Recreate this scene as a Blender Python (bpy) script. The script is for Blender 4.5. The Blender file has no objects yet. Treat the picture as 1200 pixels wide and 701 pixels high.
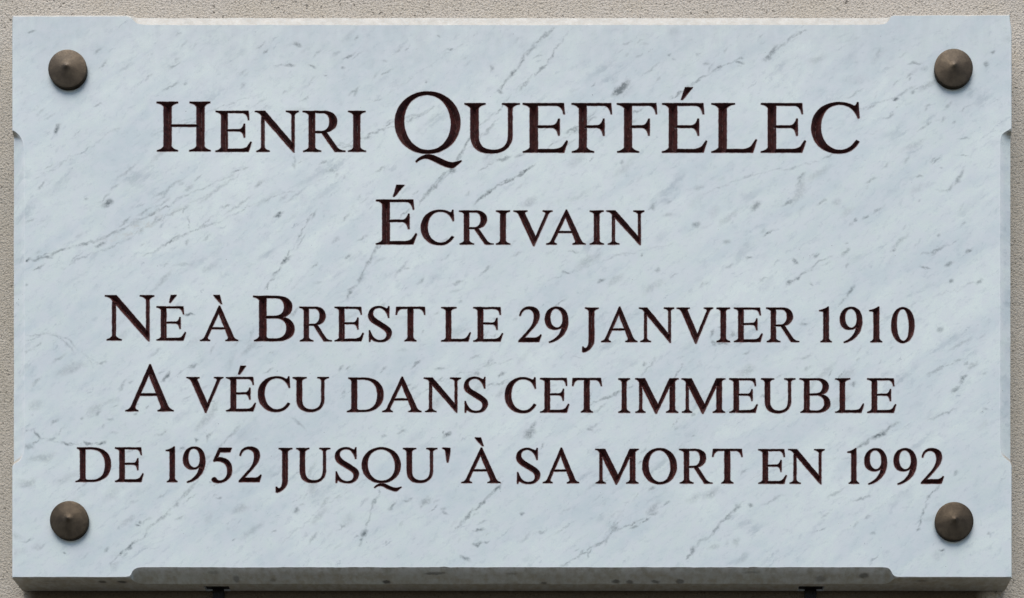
import bpy, math, random
import numpy as np
from mathutils import Vector, noise
from mathutils.geometry import delaunay_2d_cdt

random.seed(7)
rng = np.random.default_rng(7)
S = 0.00075            # metres per photo pixel on the plaque's front
D = 1.39               # distance camera - plaque front
VX, VY = 705.0, 1560.0 # foot of the camera's perpendicular on the plaque plane (px)
TH = 0.025             # plaque thickness
GAP = 0.0015

def X(px): return (px - 600.0) * S
def Z(py): return (350.5 - py) * S

# ------------------------------------------------------------------ camera, light
sc = bpy.context.scene
cam_d = bpy.data.cameras.new('camera'); cam = bpy.data.objects.new('camera', cam_d)
sc.collection.objects.link(cam); sc.camera = cam
cam.location = (X(VX), -D, Z(VY)); cam.rotation_euler = (math.radians(90), 0, 0)
cam_d.sensor_width = 36; cam_d.lens = 36 * D / (1200 * S)
cam_d.shift_x = (600 - VX) / 1200; cam_d.shift_y = (VY - 350.5) / 1200
cam_d.clip_start = 0.02; cam_d.clip_end = 500

SUN_EL, SUN_AZ = 67.0, -13.0      # azimuth away from the wall's normal, towards +X
w = bpy.data.worlds.new('World'); sc.world = w; w.use_nodes = True
nt = w.node_tree; bg = nt.nodes['Background']
sky = nt.nodes.new('ShaderNodeTexSky'); sky.sky_type = 'NISHITA'; sky.sun_disc = False
sky.sun_elevation = math.radians(SUN_EL)
sky.sun_rotation = math.radians(180 - SUN_AZ)
sky.air_density = 1.0; sky.dust_density = 1.0
nt.links.new(sky.outputs[0], bg.inputs[0]); bg.inputs[1].default_value = 0.05
sd = bpy.data.lights.new('sun', 'SUN'); sun = bpy.data.objects.new('sun', sd)
sc.collection.objects.link(sun)
sd.energy = 1.5; sd.angle = math.radians(52); sd.color = (1.0, 0.965, 0.92)
el, az = math.radians(SUN_EL), math.radians(SUN_AZ)
dirv = Vector((math.sin(az) * math.cos(el), -math.cos(az) * math.cos(el), math.sin(el)))
sun.rotation_euler = (-dirv).to_track_quat('-Z', 'Y').to_euler()
sun.location = dirv * 5
sc.view_settings.view_transform = 'Standard'; sc.view_settings.look = 'None'
sc.view_settings.gamma = 1.0; sc.view_settings.exposure = 1.38
sc.view_settings.use_curve_mapping = False
sc.cycles.max_bounces = 6; sc.cycles.diffuse_bounces = 3; sc.cycles.glossy_bounces = 2

# ------------------------------------------------------------------ node helpers
class NT:
    def __init__(s, name):
        s.m = bpy.data.materials.new(name); s.m.use_nodes = True
        s.t = s.m.node_tree; s.b = s.t.nodes['Principled BSDF']
    def n(s, typ, **kw):
        nd = s.t.nodes.new(typ)
        for k, v in kw.items():
            if k in ('operation', 'blend_type', 'data_type', 'interpolation_type', 'noise_dimensions', 'vector_type', 'feature', 'use_clamp', 'clamp', 'invert', 'distance', 'noise_type', 'clamp_factor'):
                setattr(nd, k, v)
        return nd
    def link(s, a, b): s.t.links.new(a, b)
    def val(s, sock, v):
        if hasattr(v, 'is_output') or isinstance(v, bpy.types.NodeSocket): s.link(v, sock)
        else: sock.default_value = v
    def math(s, op, a, b=None, c=None, clamp=False):
        nd = s.t.nodes.new('ShaderNodeMath'); nd.operation = op; nd.use_clamp = clamp
        s.val(nd.inputs[0], a)
        if b is not None: s.val(nd.inputs[1], b)
        if c is not None: s.val(nd.inputs[2], c)
        return nd.outputs[0]
    def vmath(s, op, a, b=None):
        nd = s.t.nodes.new('ShaderNodeVectorMath'); nd.operation = op
        s.val(nd.inputs[0], a)
        if b is not None:
            if op == 'SCALE': s.val(nd.inputs[3], b)
            else: s.val(nd.inputs[1], b)
        return nd.outputs[1] if op == 'LENGTH' else nd.outputs[0]
    def noise(s, vec, scale, detail=2, rough=.5, dist=0, color=False):
        nd = s.t.nodes.new('ShaderNodeTexNoise'); s.link(vec, nd.inputs['Vector'])
        nd.inputs['Scale'].default_value = scale; nd.inputs['Detail'].default_value = detail
        nd.inputs['Roughness'].default_value = rough; nd.inputs['Distortion'].default_value = dist
        return nd.outputs['Color'] if color else nd.outputs[0]
    def mapping(s, vec, loc=(0,0,0), rot=(0,0,0), scale=(1,1,1), typ='POINT'):
        nd = s.t.nodes.new('ShaderNodeMapping'); nd.vector_type = typ; s.link(vec, nd.inputs[0])
        nd.inputs[1].default_value = loc; nd.inputs[2].default_value = rot; nd.inputs[3].default_value = scale
        return nd.outputs[0]
    def ramp(s, f, lo, hi, a=0.0, b=1.0, smooth=True):
        nd = s.t.nodes.new('ShaderNodeMapRange'); nd.interpolation_type = 'SMOOTHSTEP' if smooth else 'LINEAR'
        s.val(nd.inputs[0], f)
        for i, v in zip((1, 2, 3, 4), (lo, hi, a, b)): nd.inputs[i].default_value = v
        return nd.outputs[0]
    def mix(s, f, a, b, blend='MIX'):
        nd = s.t.nodes.new('ShaderNodeMix'); nd.data_type = 'RGBA'; nd.blend_type = blend
        s.val(nd.inputs[0], f)
        for i, v in ((6, a), (7, b)):
            if isinstance(v, tuple): nd.inputs[i].default_value = (*v, 1) if len(v) == 3 else v
            else: s.link(v, nd.inputs[i])
        return nd.outputs[2]
    def bump(s, h, dist, strength=1.0, normal=None):
        nd = s.t.nodes.new('ShaderNodeBump'); s.link(h, nd.inputs['Height'])
        nd.inputs['Distance'].default_value = dist; nd.inputs['Strength'].default_value = strength
        if normal is not None: s.link(normal, nd.inputs['Normal'])
        return nd.outputs[0]
    def obj(s): return s.t.nodes.new('ShaderNodeTexCoord').outputs['Object']
    def pix(s):
        # object metres -> plaque pixels (x right, y UP, z = depth)
        return s.mapping(s.obj(), rot=(math.radians(-90), 0, 0), scale=(1 / S, 1 / S, 1 / S))

# veins and flecks the stone shows: (x, y, half length, half width, angle, strength)
FLECKS = [
 (727,104,14,4.2,38,.95),(722,108,6,3,30,.5),(67,151,8,3.4,62,.75),(125,239,6.5,5,20,.75),(37,36,5,1.6,2,.8),(26,44,3,1.6,20,.5),
 (21,54,3,1.6,20,.35),(17,103,3,2.4,0,.55),(115,122,6,1.4,10,.4),(200,101,10,1.6,28,.45),(216,98,3,1.6,20,.6),
 (312,59,4,1.5,40,.7),(348,53,5,2.2,-20,.6),(339,76,6,2,-8,.65),(366,79,7,1.6,-25,.65),(327,76,8,1.2,5,.35),(382,88,3,1.2,10,.5),
 (408,66,9,1.8,28,.6),(418,44,5,1.8,60,.5),(402,81,3,1.6,10,.5),(530,58,6,1.2,8,.6),(513,44,3,1.2,-30,.6),(449,70,3,1.5,0,.35),
 (640,40,14,2,52,.4),(622,60,9,1.9,48,.5),(611,71,8,1.7,55,.65),(602,86,5,2.2,75,.75),(592,98,10,1.3,45,.35),(648,62,9,1.3,60,.5),
 (634,81,11,1.6,50,.6),(616,101,9,1.4,50,.4),(577,79,4,2.3,70,.4),(587,107,5,2.6,-10,.5),(499,96,2,1.4,60,.6),(416,107,5,2.2,65,.45),
 (750,64,5,1.4,15,.35),(783,64,2.2,1.8,0,.5),(763,82,14,1.2,35,.35),(797,108,14,1.5,40,.6),(820,92,14,1.2,32,.5),(842,79,5,1.9,25,.65),
 (827,75,4,2,10,.4),(867,72,6,1.9,-6,.6),(905,60,13,1.7,52,.6),(925,46,12,1.6,45,.4),(938,38,6,1.6,40,.4),(901,67,2,1.5,0,.5),
 (1049,115,5,2.4,15,.9),(1070,108,5,1.8,20,.5),(1072,74,10,1.5,20,.5),(1082,79,5,3,10,.3),(1156,74,4,3,30,.5),(1180,48,4,2.2,10,.7),
 (1165,61,3,1.5,30,.6),(1022,126,8,1.5,25,.45),(1060,107,16,1.4,25,.3),(1000,108,14,1.4,30,.3),(1080,150,9,1.5,42,.3),
 (1103,140,5,2,50,.3),(1062,187,6,2,35,.25),(940,208,7,2.2,35,.5),(1125,207,12,2.6,50,.45),(1112,220,7,2.4,50,.35),(1103,198,3,1.6,0,.35),
 (815,262,6,5,40,.45),(886,240,7,4,40,.5),(852,284,6,3.8,0,.3),(902,274,7,1.6,35,.6),(925,237,10,2.4,25,.45),(878,302,4,1.5,15,.5),
 (1003,257,3,2.6,60,.65),(1014,254,5,1.8,30,.5),(1030,245,8,1.8,35,.4),(992,296,6,2.2,45,.4),(931,307,3.5,2.8,0,.5),(1055,283,14,2.6,40,.3),
 (1047,294,5,2,35,.45),(1100,277,3,2.4,60,.4),(1100,293,14,2,35,.4),(1135,294,7,1.8,25,.5),(1112,309,8,3,30,.55),(1085,314,7,1.6,-10,.5),
 (1114,330,3,2.4,30,.5),(1148,331,5,2.2,50,.45),(960,308,14,1.5,32,.4),(935,325,14,1.8,42,.45),(924,332,5,2.6,40,.55),(997,341,9,2.4,50,.55),
 (987,352,8,1.8,45,.35),(950,332,3,1.4,-30,.4),(1103,387,4,3,30,.35),(1125,405,18,2,28,.25),(1098,432,14,1.8,30,.35),(1140,428,7,3,40,.3),
 (1128,445,8,3,45,.6),(1118,457,6,3,30,.5),(835,392,7,2,70,.5),(847,403,9,2.4,-5,.5),(858,392,6,2,60,.4),(836,402,4,2.2,-50,.45),(848,386,7,1.6,0,.35),
 (876,414,5,2,20,.35),(1000,450,3,2,30,.6),(943,380,6,2,10,.4),(45,303,12,1.6,10,.55),(30,306,5,1.6,20,.85),(56,302,7,2,0,.6),(45,314,9,1.6,25,.55),
 (70,295,14,1.8,25,.5),(98,286,13,1.5,22,.5),(119,285,7,2,20,.6),(130,275,14,2,25,.4),(146,260,10,1.6,42,.45),(158,262,9,5,15,.25),(170,249,12,1.6,35,.35),
 (190,238,12,1.6,40,.3),(200,283,13,1.2,30,.6),(90,302,12,1.4,40,.3),(29,334,3,1.2,-10,.5),(36,260,8,1.5,30,.3),(220,262,9,1,-80,.35),
 (326,252,7,2,28,.7),(334,305,6,2.6,40,.85),(325,316,9,1.2,55,.5),(313,336,10,1.2,50,.35),(352,283,14,1.2,60,.35),(367,251,7,1.4,70,.45),
 (369,311,7,2,50,.35),(345,230,16,1.2,35,.25),(280,240,20,1.3,35,.3),(240,262,14,1.2,38,.3),(213,310,10,2,0,.2),
 (222,369,7,1.7,4,.8),(45,393,20,1.2,8,.3),(80,405,12,1.2,-40,.3),(105,425,9,1.2,-60,.25),(119,423,7,2,10,.35),(42,446,9,2.6,40,.3),(70,420,10,2,30,.3),
 (193,441,8,2,48,.65),(188,436,3,1.4,20,.3),(183,412,10,2,40,.25),(28,507,4,2,20,.7),(44,512,6,1.6,-55,.55),(42,519,4,1.4,30,.5),(35,523,6,4,0,.35),
 (64,495,6,2.4,40,.35),(95,490,3,2,0,.35),(78,520,9,1.5,-10,.6),(103,519,5,1.6,-35,.6),(119,519,6,1.6,12,.75),(60,516,7,1.4,20,.35),
 (230,515,3,2.4,0,.5),(212,526,3,1.5,40,.6),(272,507,12,1.6,52,.3),(130,493,5,2,0,.3),(350,497,12,1.6,-35,.3),(246,565,2.5,1.5,0,.5),
 (207,592,5,3,45,.35),(220,577,14,1.5,55,.3),(190,607,12,1.4,35,.35),(161,617,4,1.6,-10,.65),(165,614,3,1.2,50,.5),(172,612,8,1.4,30,.3),
 (154,640,8,2,45,.7),(141,649,5,1.3,40,.75),(132,664,8,2.5,30,.25),(129,669,6,1.4,-5,.7),(76,650,2.5,1.6,0,.5),(48,640,8,1.6,40,.25),(20,646,5,3,30,.4),
 (17,626,3,2,0,.3),(42,640,6,4,30,.2),(347,597,5,3.2,50,.5),(321,621,4,1.6,20,.4),(255,584,4,1.4,20,.4),(368,628,10,1.6,50,.3),
 (428,624,6,4,50,.75),(424,632,3,2,60,.5),(402,617,4,2,-20,.4),(460,593,7,1.8,40,.5),(498,589,7,5,20,.35),(495,595,4,2,60,.3),(521,600,3.4,2.8,0,.45),
 (523,509,6,3,35,.6),(519,506,3,1.2,50,.6),(582,574,8,2,38,.6),(565,590,13,1.2,42,.45),(548,603,9,1.6,50,.5),(536,618,7,1.2,45,.35),
 (560,621,8,1.6,8,.6),(564,612,7,1.4,25,.3),(560,636,6,2.4,22,.6),(545,655,8,2.6,-25,.5),(610,601,3,2.2,0,.5),(622,507,9,6,30,.5),(626,499,6,2.6,60,.45),
 (636,524,6,1.6,50,.45),(692,504,4,2.6,0,.4),(470,507,5,2,20,.4),(450,510,5,2,0,.3),(765,595,12,4,45,.3),(755,610,9,1.3,35,.55),(742,617,6,1.3,20,.5),
 (722,621,6,3.4,0,.4),(702,638,7,1.6,35,.5),(690,650,6,1.4,60,.5),(680,651,6,1.6,60,.4),(660,618,16,1.2,32,.25),(700,565,20,1.5,35,.2),
 (862,596,7,3.4,42,.5),(880,594,3,2.6,60,.5),(850,608,9,1.4,35,.4),(838,620,8,1.7,40,.55),(822,634,8,1.8,45,.35),(812,645,6,3,55,.55),
 (905,586,16,1.6,30,.3),(1030,510,10,3.4,20,.75),(1040,504,8,2,38,.5),(1014,519,7,3.4,30,.5),(1010,520,4,3,0,.3),(1105,484,20,1.4,22,.35),
 (1093,579,8,1.3,50,.55),(1082,600,4,2.2,70,.6),(1079,612,5,1.8,60,.5),(1075,619,4,1.8,0,.6),(1120,553,4,3,30,.35),(1010,585,12,1.5,20,.4),(980,578,14,2,30,.3),
 (1022,626,4,2,0,.3),(1018,607,5,1.4,30,.35),(1157,626,3,2.6,0,.4),(1155,480,5,2,0,.3),(1105,644,4,1.6,10,.7),
 (549,166,14,1.5,58,.6),(540,180,12,1.5,55,.5),(531,196,7,3.4,65,.7),(518,206,14,1.4,40,.5),(503,222,14,2.4,45,.5),(494,233,7,1.5,60,.4),
 (615,199,14,1.4,35,.75),(595,211,13,1.4,33,.6),(575,222,12,1.3,40,.5),(560,236,10,1.3,50,.4),(590,187,10,2.6,20,.5),(610,182,9,2,25,.4),(570,195,12,1.2,25,.35),
 (485,135,18,1.5,20,.3),(440,157,14,1.3,20,.45),(430,163,6,2.6,10,.5),(455,147,8,1.3,25,.5),(411,170,12,1.3,15,.35),(575,150,16,1.6,50,.35),(560,165,12,1.6,50,.4),
 (440,290,14,1.5,65,.4),(432,308,10,2.2,60,.45),(424,326,7,3,60,.45),(412,338,9,1.6,45,.35),(424,278,9,1.4,30,.35),(408,301,5,2,35,.5),(470,315,14,2,50,.3),
 (493,330,6,2,50,.35),(655,357,13,1.4,35,.45),(663,320,7,1.4,5,.5),(704,329,6,2.2,25,.55),(767,242,4,4,0,.4),(782,253,6,3,0,.25),(770,317,4,3,50,.35),
 (751,299,4,1.8,60,.5),(672,295,8,1.4,0,.35),(665,170,12,1.5,35,.35),(640,150,8,1.5,35,.35),(672,152,12,1.6,32,.5),(692,143,10,1.5,35,.4),
 (745,130,10,1.4,10,.4),(740,140,6,2,20,.3),(728,190,4,2.6,70,.35),(850,395,12,10,0,.12),(790,440,16,1.2,45,.4),(760,430,16,1.5,48,.3),
 (250,225,26,2.2,38,.25),(200,222,26,1.8,40,.3),(150,200,20,1.6,38,.3),(232,140,10,1.4,32,.45),(215,148,12,1.2,40,.3),(344,190,10,1.8,90,.3),
 (715,465,16,1.2,18,.5),(710,464,4,1.6,10,.5),(700,480,16,1.2,35,.3),(590,448,10,1.6,25,.4),(575,451,6,1.8,15,.4),(558,437,4,2.8,0,.4),(588,438,5,2.2,40,.55),(573,425,7,2.2,50,.3),
 (490,426,4,1.6,25,.6),(485,428,6,1.4,30,.5),(480,452,5,1.4,15,.4),(485,456,8,1.2,30,.3),(999,448,4,1.6,30,.4),(975,436,4,1.6,50,.5),
 # underside
 (120,682,6,1.6,0,.8),(143,682,7,1.8,0,.95),(277,679,5,4,0,.5),(276,682,4,2,0,.6),(453,682,6,2,0,.85),(637,685,4,1.4,0,.6),(722,681,6,3,0,.7),(738,682,5,2.4,0,.6),(768,682,6,2.4,0,.6),(797,681,6,3,0,.6),(510,670,14,1.2,-6,.6),(1012,675,6,3.4,0,.6),(962,680,7,4,0,.4),
]

VEINS = [ # (points, half width, strength)
 ([(28,306),(60,297),(95,288),(130,275),(165,258),(200,238),(240,217),(290,196)],1.5,.55), ([(80,312),(110,296),(140,285),(180,262),(230,235),(280,205)],1.2,.4),
 ([(313,340),(325,318),(336,303),(348,280),(358,262),(368,248)],1.4,.55), ([(170,300),(190,290),(212,278),(250,262),(300,240),(345,222)],1.1,.4),
 ([(588,104),(602,86),(609,70),(622,58),(634,45),(650,32)],1.6,.75), ([(606,108),(620,94),(634,80),(650,60),(664,44)],1.3,.55),
 ([(405,352),(412,340),(424,325),(436,300),(445,285)],1.6,.55), ([(490,240),(505,222),(520,208),(534,196)],2.0,.6), ([(560,237),(575,222),(595,210),(620,196)],1.4,.8),
 ([(534,196),(545,175),(560,150),(580,130),(600,112)],1.3,.55), ([(785,116),(815,97),(842,79),(872,66)],1.3,.6), ([(898,68),(912,56),(926,45),(944,35)],1.7,.65),
 ([(392,172),(430,161),(460,150),(485,138),(510,126)],1.2,.45), ([(125,664),(140,650),(160,636),(175,618),(190,606),(207,590),(222,572),(240,552),(262,520),(282,498)],1.3,.45),
 ([(531,622),(548,603),(562,592),(578,577),(590,566)],1.6,.65), ([(660,660),(680,652),(702,637),(722,622),(745,612),(768,598),(784,588)],1.5,.55),
 ([(803,654),(815,644),(838,620),(855,600),(872,588)],1.5,.6), ([(1003,526),(1020,514),(1035,506),(1052,496)],2.4,.55), ([(922,335),(940,322),(955,311),(977,299)],1.4,.55),
 ([(1080,298),(1100,292),(1122,281)],1.4,.5), ([(1086,440),(1105,430),(1127,423)],1.1,.5), ([(1072,622),(1080,605),(1086,590),(1100,568)],1.4,.5),
 ([(420,640),(428,625),(434,600),(445,575)],1.6,.45), ([(685,478),(710,465),(740,453)],1.2,.5), ([(25,404),(50,392),(80,398),(100,418),(120,425)],1.1,.4),
 ([(26,508),(40,504),(46,515),(70,520),(100,518),(124,518)],1.1,.55), ([(1098,222),(1112,222),(1128,203)],2.0,.5), ([(636,178),(665,160),(685,145),(702,128)],1.2,.4),
 ([(1000,130),(1025,122),(1060,108),(1100,94)],1.2,.35), ([(452,110),(500,80),(560,40)],1.0,.22), ([(700,640),(760,560),(800,520)],1.0,.2), ([(180,160),(230,135),(300,110)],1.2,.3),
 ([(1000,400),(1060,360),(1150,330)],1.1,.25), ([(820,230),(880,205),(960,190)],1.2,.3), ([(60,600),(110,560),(170,535)],1.2,.25), ([(640,330),(720,300),(790,285)],1.1,.25),
 ([(470,480),(520,445),(600,420)],1.1,.3), ([(880,560),(940,540),(1010,535)],1.1,.25), ([(330,640),(370,600),(430,560)],1.1,.25), ([(40,210),(90,180),(140,150)],1.2,.22),
]
_vr = random.Random(21)
for pts, hw, st in VEINS:
    for (xa, ya), (xb, yb) in zip(pts, pts[1:]):
        d = math.hypot(xb - xa, yb - ya); n = max(1, round(d / 9))
        for k in range(n):
            t = (k + .5) / n
            FLECKS.append((xa + (xb - xa) * t + _vr.uniform(-.8, .8), ya + (yb - ya) * t + _vr.uniform(-.8, .8), d / n * .72, hw * _vr.uniform(.55, 1.15),
                           math.degrees(math.atan2(ya - yb, xb - xa)) + _vr.uniform(-9, 9), st * _vr.uniform(.25, 1.0)))
k = 0
while k < 420:          # countless short wisps, thicker in some zones
    x, y = _vr.uniform(30, 1168), _vr.uniform(36, 655)
    if noise.noise(Vector((x * .006, y * .009, 2.2))) + _vr.uniform(-.35, .35) < 0: continue
    k += 1
    FLECKS.append((x, y, _vr.uniform(2.5, 9.5), _vr.uniform(.8, 2.0), 37 + _vr.gauss(0, 13), _vr.uniform(.12, .5) ** 1.15))

k = 0
while k < 85:           # soft smudges
    x, y = _vr.uniform(30, 1168), _vr.uniform(36, 655)
    if noise.noise(Vector((x * .007, y * .008, 8.2))) + _vr.uniform(-.3, .3) < 0: continue
    k += 1
    FLECKS.append((x, y, _vr.uniform(7, 20), _vr.uniform(2.5, 6.5), 38 + _vr.gauss(0, 14), _vr.uniform(.08, .26)))

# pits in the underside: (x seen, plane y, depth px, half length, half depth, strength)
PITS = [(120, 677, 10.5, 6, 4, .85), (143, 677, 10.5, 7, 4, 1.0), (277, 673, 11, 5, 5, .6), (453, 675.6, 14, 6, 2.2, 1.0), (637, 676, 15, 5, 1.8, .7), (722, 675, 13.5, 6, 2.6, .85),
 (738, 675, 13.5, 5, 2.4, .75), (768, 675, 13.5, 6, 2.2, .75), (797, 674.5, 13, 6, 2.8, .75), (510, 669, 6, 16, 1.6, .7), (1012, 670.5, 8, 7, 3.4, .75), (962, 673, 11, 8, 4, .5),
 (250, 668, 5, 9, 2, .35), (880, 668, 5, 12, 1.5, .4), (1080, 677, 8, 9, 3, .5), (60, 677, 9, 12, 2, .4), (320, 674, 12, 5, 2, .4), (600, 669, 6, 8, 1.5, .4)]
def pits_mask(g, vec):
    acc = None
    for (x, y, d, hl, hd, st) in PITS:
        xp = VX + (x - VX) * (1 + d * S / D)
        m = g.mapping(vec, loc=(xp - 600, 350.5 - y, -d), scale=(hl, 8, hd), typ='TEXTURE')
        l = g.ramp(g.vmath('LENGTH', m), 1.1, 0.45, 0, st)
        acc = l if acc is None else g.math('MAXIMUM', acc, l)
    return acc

def marble():
    g = NT('veined_white_marble'); g.b.inputs['Roughness'].default_value = .5
    p = g.pix()
    wn = g.noise(p, .05, 3, .6, color=True)
    wn2 = g.noise(p, .22, 2, .6, color=True)
    warp = g.vmath('SCALE', g.vmath('SUBTRACT', wn, (.5, .5, .5)), 9.0)
    warp2 = g.vmath('SCALE', g.vmath('SUBTRACT', wn2, (.5, .5, .5)), 5.0)
    pw = g.vmath('ADD', g.vmath('ADD', p, warp), warp2)
    at = g.t.nodes.new('ShaderNodeAttribute'); at.attribute_name = 'vein'
    fl = at.outputs['Fac']
    br = g.noise(p, .35, 3, .7)
    fl = g.math('MULTIPLY', fl, g.ramp(br, .28, .60, .35, 1.2))
    # soft cloud and diagonal streaks
    cloud = g.ramp(g.noise(p, .006, 4, .55, .6), .35, .68)
    st = g.mapping(pw, rot=(0, 0, math.radians(37)), scale=(3.4, .85, 1), typ='TEXTURE')
    s1 = g.noise(st, .045, 5, .62, .4)
    ridge = g.ramp(s1, .53, .68)
    patch = g.ramp(g.noise(p, .012, 3, .6), .47, .66)
    ridge = g.math('MULTIPLY', ridge, patch)
    s2 = g.noise(st, .13, 4, .65, .3)
    bits = g.math('MULTIPLY', g.ramp(s2, .60, .74), g.ramp(g.noise(p, .02, 2, .5), .42, .62))
    s3 = g.ramp(g.noise(st, .02, 4, .6, .5), .40, .66)
    grain = g.noise(p, .55, 3, .75)
    speck = g.math('MULTIPLY', g.ramp(g.noise(p, .42, 1, .5), .775, .80), g.ramp(g.noise(p, .03, 1, .5), .4, .6))
    base = g.mix(cloud, (.683, .746, .702), (.765, .825, .768))
    base = g.mix(g.math('MULTIPLY', s3, .55), base, (.53, .60, .63))
    base = g.mix(g.ramp(grain, .3, .7, 0, .26), base, (.52, .60, .67))
    mot = g.noise(p, .05, 4, .6)
    base = g.mix(g.ramp(mot, .38, .64, 0, .6), base, (.68, .708, .72))
    base = g.mix(g.ramp(g.noise(g.mapping(pw, rot=(0, 0, math.radians(40)), scale=(2.2, .9, 1), typ='TEXTURE'), .16, 5, .7), .50, .74, 0, .42), base, (.42, .475, .50))
    base = g.mix(g.math('MULTIPLY', ridge, .6), base, (.36, .42, .45))
    base = g.mix(g.math('MULTIPLY', bits, .55), base, (.33, .38, .41))
    base = g.mix(g.math('MULTIPLY', fl, 1.25, clamp=True), base, (.15, .18, .185))
    base = g.mix(g.math('MULTIPLY', speck, .7), base, (.10, .10, .10))
    # faint ochre traces along the big vein at the left
    och = g.mapping(pw, loc=(-435, 85, 0), rot=(0, 0, math.radians(26)), scale=(70, 10, 60), typ='TEXTURE')
    o = g.math('MULTIPLY', g.ramp(g.vmath('LENGTH', och), 1, .1), g.ramp(g.noise(p, .09, 3, .6), .45, .65, 0, .35))
    base = g.mix(o, base, (.50, .44, .36))
    # dust lying on what faces up, and a greyer, streaky tone towards the top
    geo = g.t.nodes.new('ShaderNodeNewGeometry'); sep = g.t.nodes.new('ShaderNodeSeparateXYZ'); g.link(geo.outputs['True Normal'], sep.inputs[0])
    up = g.ramp(sep.outputs[2], .05, .22, 0, 1)
    dn = g.noise(p, .3, 3, .65)
    base = g.mix(g.math('MULTIPLY', up, g.ramp(dn, .3, .6, .75, 1.0)), base, (.43, .385, .315))
    sp = g.t.nodes.new('ShaderNodeSeparateXYZ'); g.link(p, sp.inputs[0])
    dst = g.mapping(p, scale=(.10, .012, 1))
    top_band = g.math('MULTIPLY', g.ramp(sp.outputs[1], 210, 330), g.ramp(g.noise(dst, 1, 3, .6), .35, .65, .16, .30))
    base = g.mix(top_band, base, (.46, .49, .50))
    bl = g.t.nodes.new('ShaderNodeAttribute'); bl.attribute_name = 'bleed'
    base = g.mix(g.math('MULTIPLY', bl.outputs['Fac'], g.ramp(g.noise(p, .2, 3, .6), .3, .65, .25, .85)), base, (.20, .085, .075))
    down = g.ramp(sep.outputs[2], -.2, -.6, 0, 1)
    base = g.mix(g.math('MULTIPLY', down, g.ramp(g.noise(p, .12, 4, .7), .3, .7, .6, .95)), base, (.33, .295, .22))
    eg = g.t.nodes.new('ShaderNodeAttribute'); eg.attribute_name = 'edge'
    base = g.mix(g.math('MULTIPLY', g.math('MULTIPLY', eg.outputs['Fac'], g.ramp(sp.outputs[1], 322, 300)), g.ramp(g.noise(p, .1, 3, .6), .35, .62, .12, .6)), base, (.80, .82, .81))
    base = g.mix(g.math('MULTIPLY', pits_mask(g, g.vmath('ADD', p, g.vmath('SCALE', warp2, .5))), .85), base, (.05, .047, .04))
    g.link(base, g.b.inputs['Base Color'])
    g.link(g.ramp(g.noise(p, .08, 3, .6), .3, .7, .42, .62), g.b.inputs['Roughness'])
    g.b.inputs['Specular IOR Level'].default_value = .35
    h = g.noise(p, .9, 3, .7)
    h2 = g.noise(p, .06, 2, .5)
    hh = g.math('ADD', g.math('MULTIPLY', h, .25), h2)
    g.link(g.bump(hh, .00007, 1.0), g.b.inputs['Normal'])
    return g.m

def paint():
    g = NT('oxblood_letter_paint'); p = g.pix()
    a = g.noise(p, .25, 4, .65)
    base = g.mix(g.ramp(a, .35, .68), (.028, .0045, .0038), (.080, .0165, .013))
    ln = g.mapping(p, scale=(2.2, .16, 1))
    base = g.mix(g.ramp(g.noise(ln, .5, 3, .6), .5, .75, 0, .5), base, (.085, .032, .027))
    worn = g.math('MULTIPLY', g.ramp(g.noise(p, .85, 2, .7), .68, .76), g.ramp(g.noise(p, .018, 2, .5), .52, .68))
    base = g.mix(g.math('MULTIPLY', worn, .6), base, (.40, .36, .34))
    g.link(base, g.b.inputs['Base Color'])
    g.b.inputs['Roughness'].default_value = .42
    g.b.inputs['Specular IOR Level'].default_value = .32
    g.link(g.bump(g.noise(p, .6, 3, .7), .00035, .8), g.b.inputs['Normal'])
    return g.m

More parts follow.
